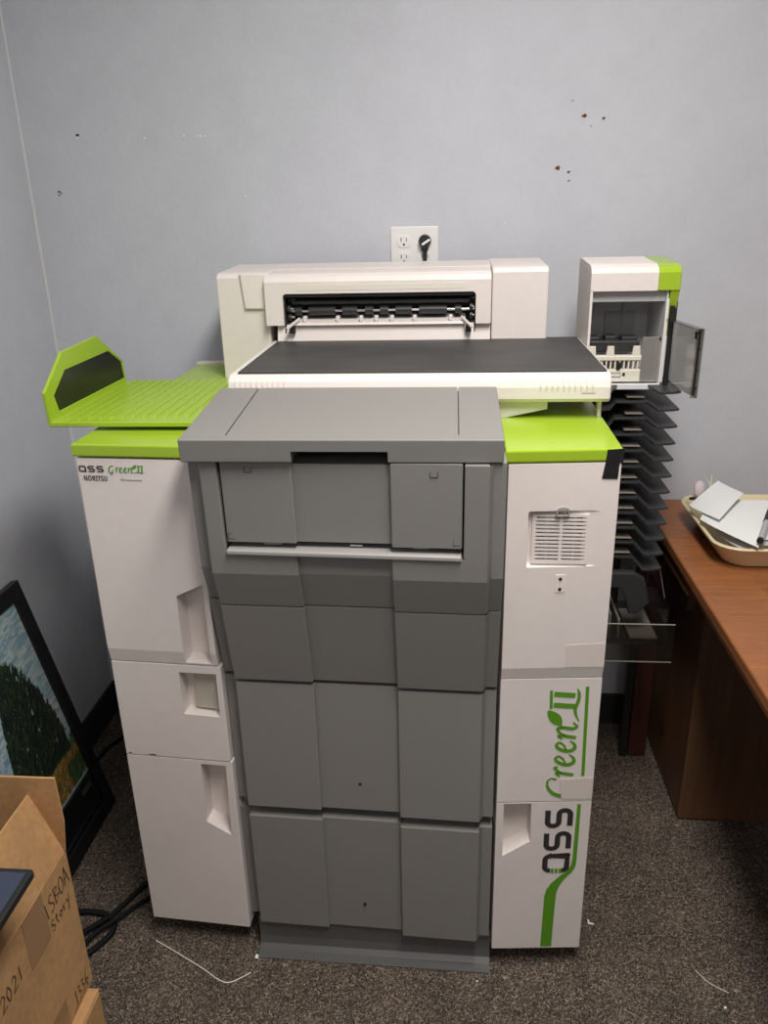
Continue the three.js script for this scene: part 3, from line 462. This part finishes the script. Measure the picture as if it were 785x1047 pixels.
// bin and papers on the desk
{
  const B = thing('plastic_bin', 'cream plastic bin full of papers on the wooden desk', 'bin', [0.78, 0.715, 0.32]);
  const ring = (x0, x1, z0, z1, r) => rrect(x0, x1, z0, z1, r, 5);
  const lv = [[0.012, 0.0005, 0.04], [0.0, 0.004, 0.045], [-0.026, 0.05, 0.055], [-0.034, 0.052, 0.06], [-0.036, 0.056, 0.06], [-0.03, 0.058, 0.058], [-0.024, 0.053, 0.054], [0.004, 0.006, 0.042], [0.02, 0.004, 0.03]];
  const rings = lv.map(([o, y, r]) => ring(0.588 + o, 0.96 - o, 0.165 + o, 0.44 - o, r).map(([x, z]) => [x, 0.715 + y, z]));
  const pos = [], idx = [], n = rings[0].length; rings.forEach(r => r.forEach(q => pos.push(...q)));
  for (let i = 0; i + 1 < rings.length; i++) for (let k = 0; k < n; k++) { const a = i * n + k, b = i * n + (k + 1) % n, c = a + n, d = b + n; idx.push(a, b, c, b, d, c); }
  for (const [row, flip] of [[0, 1], [rings.length - 1, 0]]) { const c = pos.length / 3; pos.push(0.774, rings[row][0][1], 0.3025); for (let k = 0; k < n; k++) { const a = row * n + k, b = row * n + (k + 1) % n; flip ? idx.push(c, b, a) : idx.push(c, a, b); } }
  let g = new THREE.BufferGeometry(); g.setAttribute('position', new THREE.Float32BufferAttribute(pos, 3)); g.setIndex(idx); g.computeVertexNormals(); g.setAttribute('uv', new THREE.Float32BufferAttribute(new Float32Array(pos.length / 3 * 2), 2));
  M.bin.side = THREE.DoubleSide;
  part(B, 'bin_shell', g, M.bin);
  function sheet(c, bend, mat, thick = 0.0005) {   // four corners in order, softly bent
    const N = 12, ps = [], ix = [], uv = [], r = hashNoise(91);
    for (const s of [1, -1]) for (let j = 0; j <= N; j++) for (let i = 0; i <= N; i++) {
      const u = i / N, v = j / N, q = [0, 1, 2].map(k => (c[0][k] * (1 - u) + c[1][k] * u) * (1 - v) + (c[3][k] * (1 - u) + c[2][k] * u) * v);
      q[1] += bend * (Math.sin(u * Math.PI) * 0.6 - 0.5 * Math.sin(v * Math.PI * 1.3)) + 0.35 * bend * (r(u * 5 + c[0][0] * 50, v * 5, 64) - 0.5) + s * thick / 2; ps.push(...q); uv.push(u, v);
    }
    const m = (N + 1) * (N + 1); for (let s = 0; s < 2; s++) for (let j = 0; j < N; j++) for (let i = 0; i < N; i++) { const a = s * m + j * (N + 1) + i, b = a + 1, d = a + N + 1, e = d + 1; s ? ix.push(a, b, d, b, e, d) : ix.push(a, d, b, b, d, e); }
    const g = new THREE.BufferGeometry(); g.setAttribute('position', new THREE.Float32BufferAttribute(ps, 3)); g.setAttribute('uv', new THREE.Float32BufferAttribute(uv, 2)); g.setIndex(ix); g.computeVertexNormals(); return g;
  }
  single('paper_sheet', sheet([[0.541, 0.798, 0.283], [0.655, 0.802, 0.117], [0.69, 0.798, 0.2], [0.585, 0.795, 0.365]], 0.002), M.paper, 'white sheet sticking out over the left rim of the bin', 'paper', 'papers in the bin');
  single('paper_sheet', sheet([[0.549, 0.789, 0.347], [0.622, 0.785, 0.19], [0.745, 0.785, 0.215], [0.628, 0.781, 0.487]], 0.003), M.paper, 'large crumpled white sheet lying on top in the bin', 'paper', 'papers in the bin');
  single('paper_sheet', sheet([[0.6, 0.776, 0.42], [0.63, 0.778, 0.2], [0.88, 0.776, 0.22], [0.83, 0.772, 0.42]], 0.006), M.paper, 'white sheet lying flat beneath the crumpled sheet in the bin', 'paper', 'papers in the bin');
  single('paper_sheet', sheet([[0.578, 0.765, 0.36], [0.66, 0.768, 0.3], [0.7, 0.766, 0.43], [0.61, 0.762, 0.452]], 0.003), std({ color: lin(0.6, 0.56, 0.6), roughness: 0.8, side: THREE.DoubleSide }), 'grey printed slip showing at the front rim of the bin', 'paper', 'papers in the bin');
  const pen = thing('marker_pen', 'grey marker pen with a black cap lying on the papers', 'pen', [0.66, 0.795, 0.42]);
  part(pen, 'barrel', cyl([0.633, 0.7955, 0.478], [0.676, 0.8, 0.388], 0.0062, 14), std({ color: lin(0.42, 0.42, 0.44), roughness: 0.35 }));
  part(pen, 'cap', cyl([0.676, 0.8, 0.388], [0.703, 0.803, 0.332], 0.0072, 14), M.black);
  part(pen, 'tip_end', cyl([0.631, 0.7953, 0.482], [0.634, 0.7957, 0.476], 0.0068, 14), M.black);
  const eg = new THREE.SphereGeometry(1, 20, 14); eg.scale(0.014, 0.021, 0.008); eg.rotateX(-0.5); eg.rotateZ(-0.15); eg.translate(0.598, 0.797, 0.165);
  single('pink_eraser', eg, std({ color: lin(0.6, 0.5, 0.53), roughness: 0.6 }), 'pale pink rounded eraser standing at the left corner of the bin', 'eraser');
  const tw = thing('twist_tie', 'pale green twist tie with two ends rising behind the pink eraser', 'twist tie', [0.62, 0.78, 0.15]);
  for (const q of [[[0.63, 0.78, 0.16], [0.625, 0.805, 0.145], [0.612, 0.82, 0.14]], [[0.628, 0.78, 0.16], [0.63, 0.808, 0.145], [0.631, 0.826, 0.14]]]) part(tw, 'tie_end', tube(q, 0.0018, 12, 6), std({ color: lin(0.55, 0.58, 0.42), roughness: 0.6 }));
  single('key_fob', (() => { const g = new THREE.TorusGeometry(0.009, 0.003, 8, 20); g.rotateX(1.1); return g.translate(0.577, 0.785, 0.2); })(), M.black, 'small black ring on the left rim of the bin', 'ring');
}

// ------------------------------------------------------------ framed picture leaning on the left wall
{
  const F = new THREE.Group(); F.name = 'framed_picture'; scene.add(F); F.userData = { label: 'black framed landscape poster leaning against the left wall', category: 'picture' };
  F.position.set(-0.878, 0.0045, 0.718); F.rotation.order = 'YXZ'; F.rotation.set(-0.2215, Math.PI / 2, 0);
  const w = 0.3, h = 0.66, b = 0.038, fm = phy({ color: lin(0.008, 0.008, 0.009), roughness: 0.35 });
  const bar = o => ext(o, 0.02, 0.002).translate(0, 0, -0.02);
  mesh('frame_bar', bar([[-w, 0], [w, 0], [w - b, b], [-w + b, b]]), fm, F); mesh('frame_bar', bar([[w, 0], [w, h], [w - b, h - b], [w - b, b]]), fm, F);
  mesh('frame_bar', bar([[w, h], [-w, h], [-w + b, h - b], [w - b, h - b]]), fm, F); mesh('frame_bar', bar([[-w, h], [-w, 0], [-w + b, b], [-w + b, h - b]]), fm, F);
  mesh('backing', bx(-w + 0.01, w - 0.01, 0.01, h - 0.01, -0.0195, -0.012, 0), M.black, F);
  // a plain landscape stand-in: pale blue sky, dark green bushes, ochre field
  const CW = 720, CH = 680, cv = document.createElement('canvas'); cv.width = CW; cv.height = CH; const c = cv.getContext('2d'), r = rng(77);
  c.fillStyle = '#9fb6b8'; c.fillRect(0, 0, CW, CH);
  const dab = (x, y, l, wd, a, col) => { c.strokeStyle = col; c.lineWidth = wd; c.lineCap = 'round'; c.beginPath(); c.moveTo(x, y); c.lineTo(x + l * Math.cos(a), y + l * Math.sin(a)); c.stroke(); };
  const pick = l => l[Math.floor(r() * l.length)];
  for (let i = 0; i < 1900; i++) dab(r() * CW, r() * 420, 20 + 30 * r(), 5 + 5 * r(), -0.35 + 0.5 * r(), pick(['#a9bfc0', '#8fabb8', '#b9c7c0', '#7f9fb5', '#c3c7c2', '#9db8bb', '#86a6b6']));
  for (let i = 0; i < 500; i++) dab(r() * CW, 300 + r() * 140, 20 + 20 * r(), 6, -0.1, pick(['#b7b3b6', '#c2bcbb', '#a4b4b8', '#7396b0']));
  for (let i = 0; i < 700; i++) dab(r() * CW, 430 + 110 * r(), 14 + 14 * r(), 5, -1.2 + 0.8 * r(), pick(['#2f4a2c', '#41602f', '#243a28', '#54703a', '#1d2c22']));
  for (let i = 0; i < 4200; i++) { const x = 370 + 310 * r(), t = Math.abs(x - 540) / 130, y = 120 + 350 * r(); if (y > 130 + 200 * t * t) dab(x, y, 12 + 12 * r(), 5, -1.5 + 0.7 * r(), pick(['#141d18', '#1b2a1e', '#22351f', '#0f1614', '#2d4126'])); }
  for (let i = 0; i < 900; i++) { const x = 330 + 390 * r(), y = 470 + 90 * r(); dab(x, y, 14, 5, -0.9 + 0.5 * r(), pick(['#8a6a2c', '#775a28', '#9a7a36', '#6a4e22', '#a38142'])); }
  for (let i = 0; i < 220; i++) dab(620 + 100 * r(), 500 + 60 * r(), 12, 5, -1 + 0.5 * r(), pick(['#34502f', '#27402a', '#4a6a3a']));
  c.fillStyle = '#0c0c0d'; c.fillRect(0, 566, CW, CH - 566);
  c.strokeStyle = '#5a5a58'; c.lineWidth = 2; c.strokeRect(10, 572, CW - 24, CH - 586);
  c.strokeStyle = '#8d8d8a'; c.lineWidth = 3;
  for (const [x0, n] of [[640, 5], [330, 3], [250, 2]]) for (let k = 0; k < n; k++) { c.beginPath(); c.moveTo(x0 + k * 12, 604); c.quadraticCurveTo(x0 + k * 12 + 10, 586, x0 + k * 12 + 4, 596); c.quadraticCurveTo(x0 + k * 12 - 2, 606, x0 + k * 12 + 8, 606); c.stroke(); }
  const tx = new THREE.CanvasTexture(cv); tx.colorSpace = THREE.SRGBColorSpace;
  const pg = new THREE.PlaneGeometry(2 * (w - b) + 0.004, h - 2 * b + 0.004); pg.translate(0, h / 2, -0.009);
  mesh('print', pg, phy({ map: tx, roughness: 0.45 }), F, 'printed landscape with a black caption margin');
}

// ------------------------------------------------------------ cardboard boxes and tablet
{
  const T = 0.004;
  const lo = thing('cardboard_box', 'closed brown cardboard box on the carpet under the open box', 'box', [-0.73, 0, 1.28]);
  const q = (root, n, g, m = M.card, l) => part(root, n, boxUV(merge([].concat(g))), m, l);
  q(lo, 'carton', [bx(-0.86, -0.603, 0, 0.194, 1.097, 1.46, 0.004)]);
  q(lo, 'flap', [bx(-0.86, -0.604, 0.194, 0.1985, 1.097, 1.276, 0.0015)]); q(lo, 'flap', [bx(-0.86, -0.604, 0.194, 0.1985, 1.279, 1.46, 0.0015)]);
  const X0 = -0.858, X1 = -0.622, Z0 = 1.08, Z1 = 1.43, Y0 = 0.2, Y1 = 0.49;
  const up = thing('cardboard_box', 'open brown cardboard box with handwriting and raised flaps', 'box', [-0.74, Y0, 1.25]);
  const sideR = q(up, 'side_wall', bx(X1 - T, X1, Y0, Y1, Z0, Z1, 0.001));
  q(up, 'side_wall', bx(X0, X0 + T, Y0, Y1, Z0, Z1, 0.001)); q(up, 'side_wall', bx(X0 + T, X1 - T, Y0, Y1, Z0, Z0 + T, 0.001)); q(up, 'side_wall', bx(X0 + T, X1 - T, Y0, Y1, Z1 - T, Z1, 0.001));
  q(up, 'bottom', bx(X0 + T, X1 - T, Y0, Y0 + T, Z0 + T, Z1 - T, 0));
  // far flap stands upright
  const ff = ext([[X0, Y1], [X1 + 0.001, Y1], [X1 + 0.009, Y1 + 0.06], [X1 + 0.008, Y1 + 0.145], [X0, Y1 + 0.145]], T, 0.0008); ff.translate(0, 0, Z0); q(up, 'flap', ff);
  // side flaps lean inwards and carry the screen
  const rf = ext([[0, 0], [0.347, 0], [0.347, 0.118], [0.002, 0.118]], T, 0.0008); rf.rotateY(-Math.PI / 2); rf.translate(T, 0, 0); rf.rotateZ(0.34); rf.translate(X1 - T, Y1, Z0 + 0.002); q(up, 'flap', rf);
  const lf = ext([[0, 0], [0.347, 0], [0.347, 0.118], [0.002, 0.118]], T, 0.0008); lf.rotateY(-Math.PI / 2); lf.rotateZ(-0.34); lf.translate(X0 + T, Y1, Z0 + 0.002); q(up, 'flap', lf);
  // packing tape on the lettered side
  const sideDecal = (n, g, m, l) => { const gg = merge([].concat(g)); gg.rotateY(Math.PI / 2); gg.translate(X1 + 0.0002, 0, 0); return sub(sideR, up, n, gg, m, l); };   // local x = -z
  sideDecal('packing_tape', ext([[-1.225, 0.395], [-1.165, 0.395], [-1.165, 0.489], [-1.225, 0.489]], 0.0006), M.packTape, 'brown tape patch');
  sideDecal('packing_tape', ext([[-1.225, 0.2], [-1.165, 0.2], [-1.165, 0.262], [-1.225, 0.262]], 0.0006), M.packTape, 'brown tape patch');
  const ink = std({ color: lin(0.02, 0.018, 0.022), roughness: 0.7 });
  const stroke = (pts, w = 0.0016) => ribbon(pts, w, 0.0011);
  const G = {   // hand-drawn glyphs in a unit box
    I: [[[0.5, 0], [0.45, 1]]], S: [[[0.9, 0.9], [0.5, 1], [0.15, 0.78], [0.45, 0.52], [0.85, 0.28], [0.5, 0], [0.05, 0.1]]], B: [[[0.1, 0], [0.15, 1]], [[0.1, 1], [0.8, 0.85], [0.2, 0.52], [0.95, 0.3], [0.1, 0]]], O: [[[0.5, 1], [0.05, 0.6], [0.3, 0], [0.9, 0.3], [0.85, 0.85], [0.5, 1]]], A: [[[0, 0], [0.5, 1.1]], [[0.5, 1.1], [0.95, -0.1]], [[0.1, 0.35], [0.9, 0.45]]],
    t: [[[0.5, 1], [0.45, 0.1], [0.8, 0]], [[0.1, 0.7], [0.9, 0.72]]], o: [[[0.5, 0.6], [0.1, 0.3], [0.5, 0], [0.85, 0.3], [0.5, 0.6]]], r: [[[0.15, 0.6], [0.25, 0], [0.3, 0.4], [0.8, 0.6]]], y: [[[0.05, 0.6], [0.4, 0.1]], [[0.95, 0.65], [0.1, -0.7]]],
    2: [[[0.1, 0.75], [0.5, 1], [0.85, 0.7], [0.4, 0.25], [0.1, 0], [0.95, 0.03]]], 0: [[[0.5, 1], [0.1, 0.55], [0.4, 0], [0.85, 0.45], [0.5, 1]]], 1: [[[0.5, 0], [0.55, 1]]], 3: [[[0.1, 0.9], [0.7, 0.85], [0.35, 0.52], [0.9, 0.3], [0.1, 0]]], 6: [[[0.8, 1], [0.2, 0.5], [0.4, 0], [0.85, 0.25], [0.25, 0.45]]],
  };
  const write = (txt, x, y, w, h, ang = 0, wd) => { const o = []; [...txt].forEach((ch, i) => { for (const s of G[ch] || []) o.push(stroke(s.map(([a, b]) => { const u = (i + a * 0.86) * w, v = b * h; return [x + u * Math.cos(ang) - v * Math.sin(ang), y + u * Math.sin(ang) + v * Math.cos(ang)]; }), wd)); }); return o; };
  sideDecal('handwriting', [...write('ISBOA', -1.168, 0.428, 0.0165, 0.032, 0.12), ...write('Story', -1.158, 0.398, 0.0125, 0.02, 0.1)], ink, 'dark pen writing');
  sideDecal('handwriting', write('2021', -1.305, 0.41, 0.0155, 0.026, 0.05), ink, 'dark pen numbers 2021');
  sideDecal('handwriting', [...write('1336', -1.142, 0.212, 0.0125, 0.03, 0.05), stroke([[-1.15, 0.208], [-1.095, 0.21]])], ink, 'dark pen scribble');
  const TY = 0.6035, tb = thing('tablet_screen', 'dark blue flat screen with a black bezel lying on the flaps of the open box', 'screen', [-0.71, TY, 1.37]);
  part(tb, 'bezel', plan(rrect(-0.84, -0.568, 1.243, 1.55, 0.006), TY, TY + 0.012, 0.0025), M.black);
  part(tb, 'screen_glass', bx(-0.832, -0.576, TY + 0.0115, TY + 0.0126, 1.251, 1.542, 0.0003), phy({ color: lin(0.035, 0.045, 0.075), roughness: 0.25 }), 'dark blue glass');
}

// ------------------------------------------------------------ cables and litter on the carpet
{
  const g = 'cables beside the cardboard box';
  single('floor_cable', tube([[-0.86, 0.007, 0.78], [-0.79, 0.007, 0.772], [-0.745, 0.007, 0.782], [-0.722, 0.007, 0.812], [-0.735, 0.007, 0.85], [-0.77, 0.007, 0.9]], 0.0065), M.rubber, 'black cable bending back behind the open box', 'cable', g);
  single('floor_cable', tube([[-0.6, 0.0065, 0.55], [-0.66, 0.0065, 0.64], [-0.7, 0.0065, 0.695], [-0.74, 0.0065, 0.775], [-0.79, 0.018, 0.85], [-0.83, 0.0065, 0.92]], 0.006), M.rubber, 'black cable running from under the printer to the box', 'cable', g);
  single('floor_cable', tube([[-0.58, 0.0055, 0.6], [-0.63, 0.0055, 0.67], [-0.68, 0.0055, 0.73], [-0.715, 0.018, 0.79], [-0.76, 0.018, 0.85], [-0.77, 0.0055, 0.93]], 0.005), M.rubber, 'thin black cable beside the others, nearest the printer', 'cable', g);
  single('wall_cable', tube([[-0.9, 0.006, 0.12], [-0.945, 0.006, 0.135], [-0.985, 0.006, 0.2], [-1.0, 0.006, 0.3]], 0.005), M.rubber, 'black cable in the dark corner behind the picture', 'cable');
  const white = std({ color: lin(0.78, 0.75, 0.68), roughness: 0.6 });
  single('white_wire', tube([[-0.622, 0.002, 0.831], [-0.56, 0.003, 0.862], [-0.493, 0.002, 0.896], [-0.462, 0.002, 0.914], [-0.441, 0.002, 0.919], [-0.42, 0.002, 0.908], [-0.401, 0.002, 0.894]], 0.0011, 60, 6), white, 'thin curved white wire on the carpet before the printer', 'wire');
  single('hair_thread', tube([[0.497, 0.0015, 0.831], [0.515, 0.002, 0.857], [0.548, 0.0015, 0.878]], 0.0007, 20, 5), white, 'thin pale thread on the carpet near the desk', 'thread');
  const scrap = (pts, label) => single('paper_scrap', plan(pts, 0.0008, 0.0022, 0), M.paper, label, 'scrap', 'white scraps on the carpet');
  scrap([[-0.4, 0.85], [-0.392, 0.853], [-0.394, 0.861], [-0.401, 0.859]], 'tiny white scrap at the left corner of the grey skirt');
  scrap([[0.3, 0.719], [0.303, 0.722], [0.303, 0.728], [0.312, 0.73], [0.312, 0.733], [0.3, 0.731]], 'tiny hooked white scrap right of the printer');
  scrap([[0.53, 0.907], [0.534, 0.908], [0.533, 0.912], [0.529, 0.911]], 'tiny white scrap near the lower right corner');
  scrap([[0.055, 0.882], [0.06, 0.883], [0.058, 0.886]], 'tiny white scrap in front of the grey skirt');
}
scene.traverse(o => { if (o.isMesh) { o.castShadow = true; o.receiveShadow = true; } });
renderer.render(scene, camera);
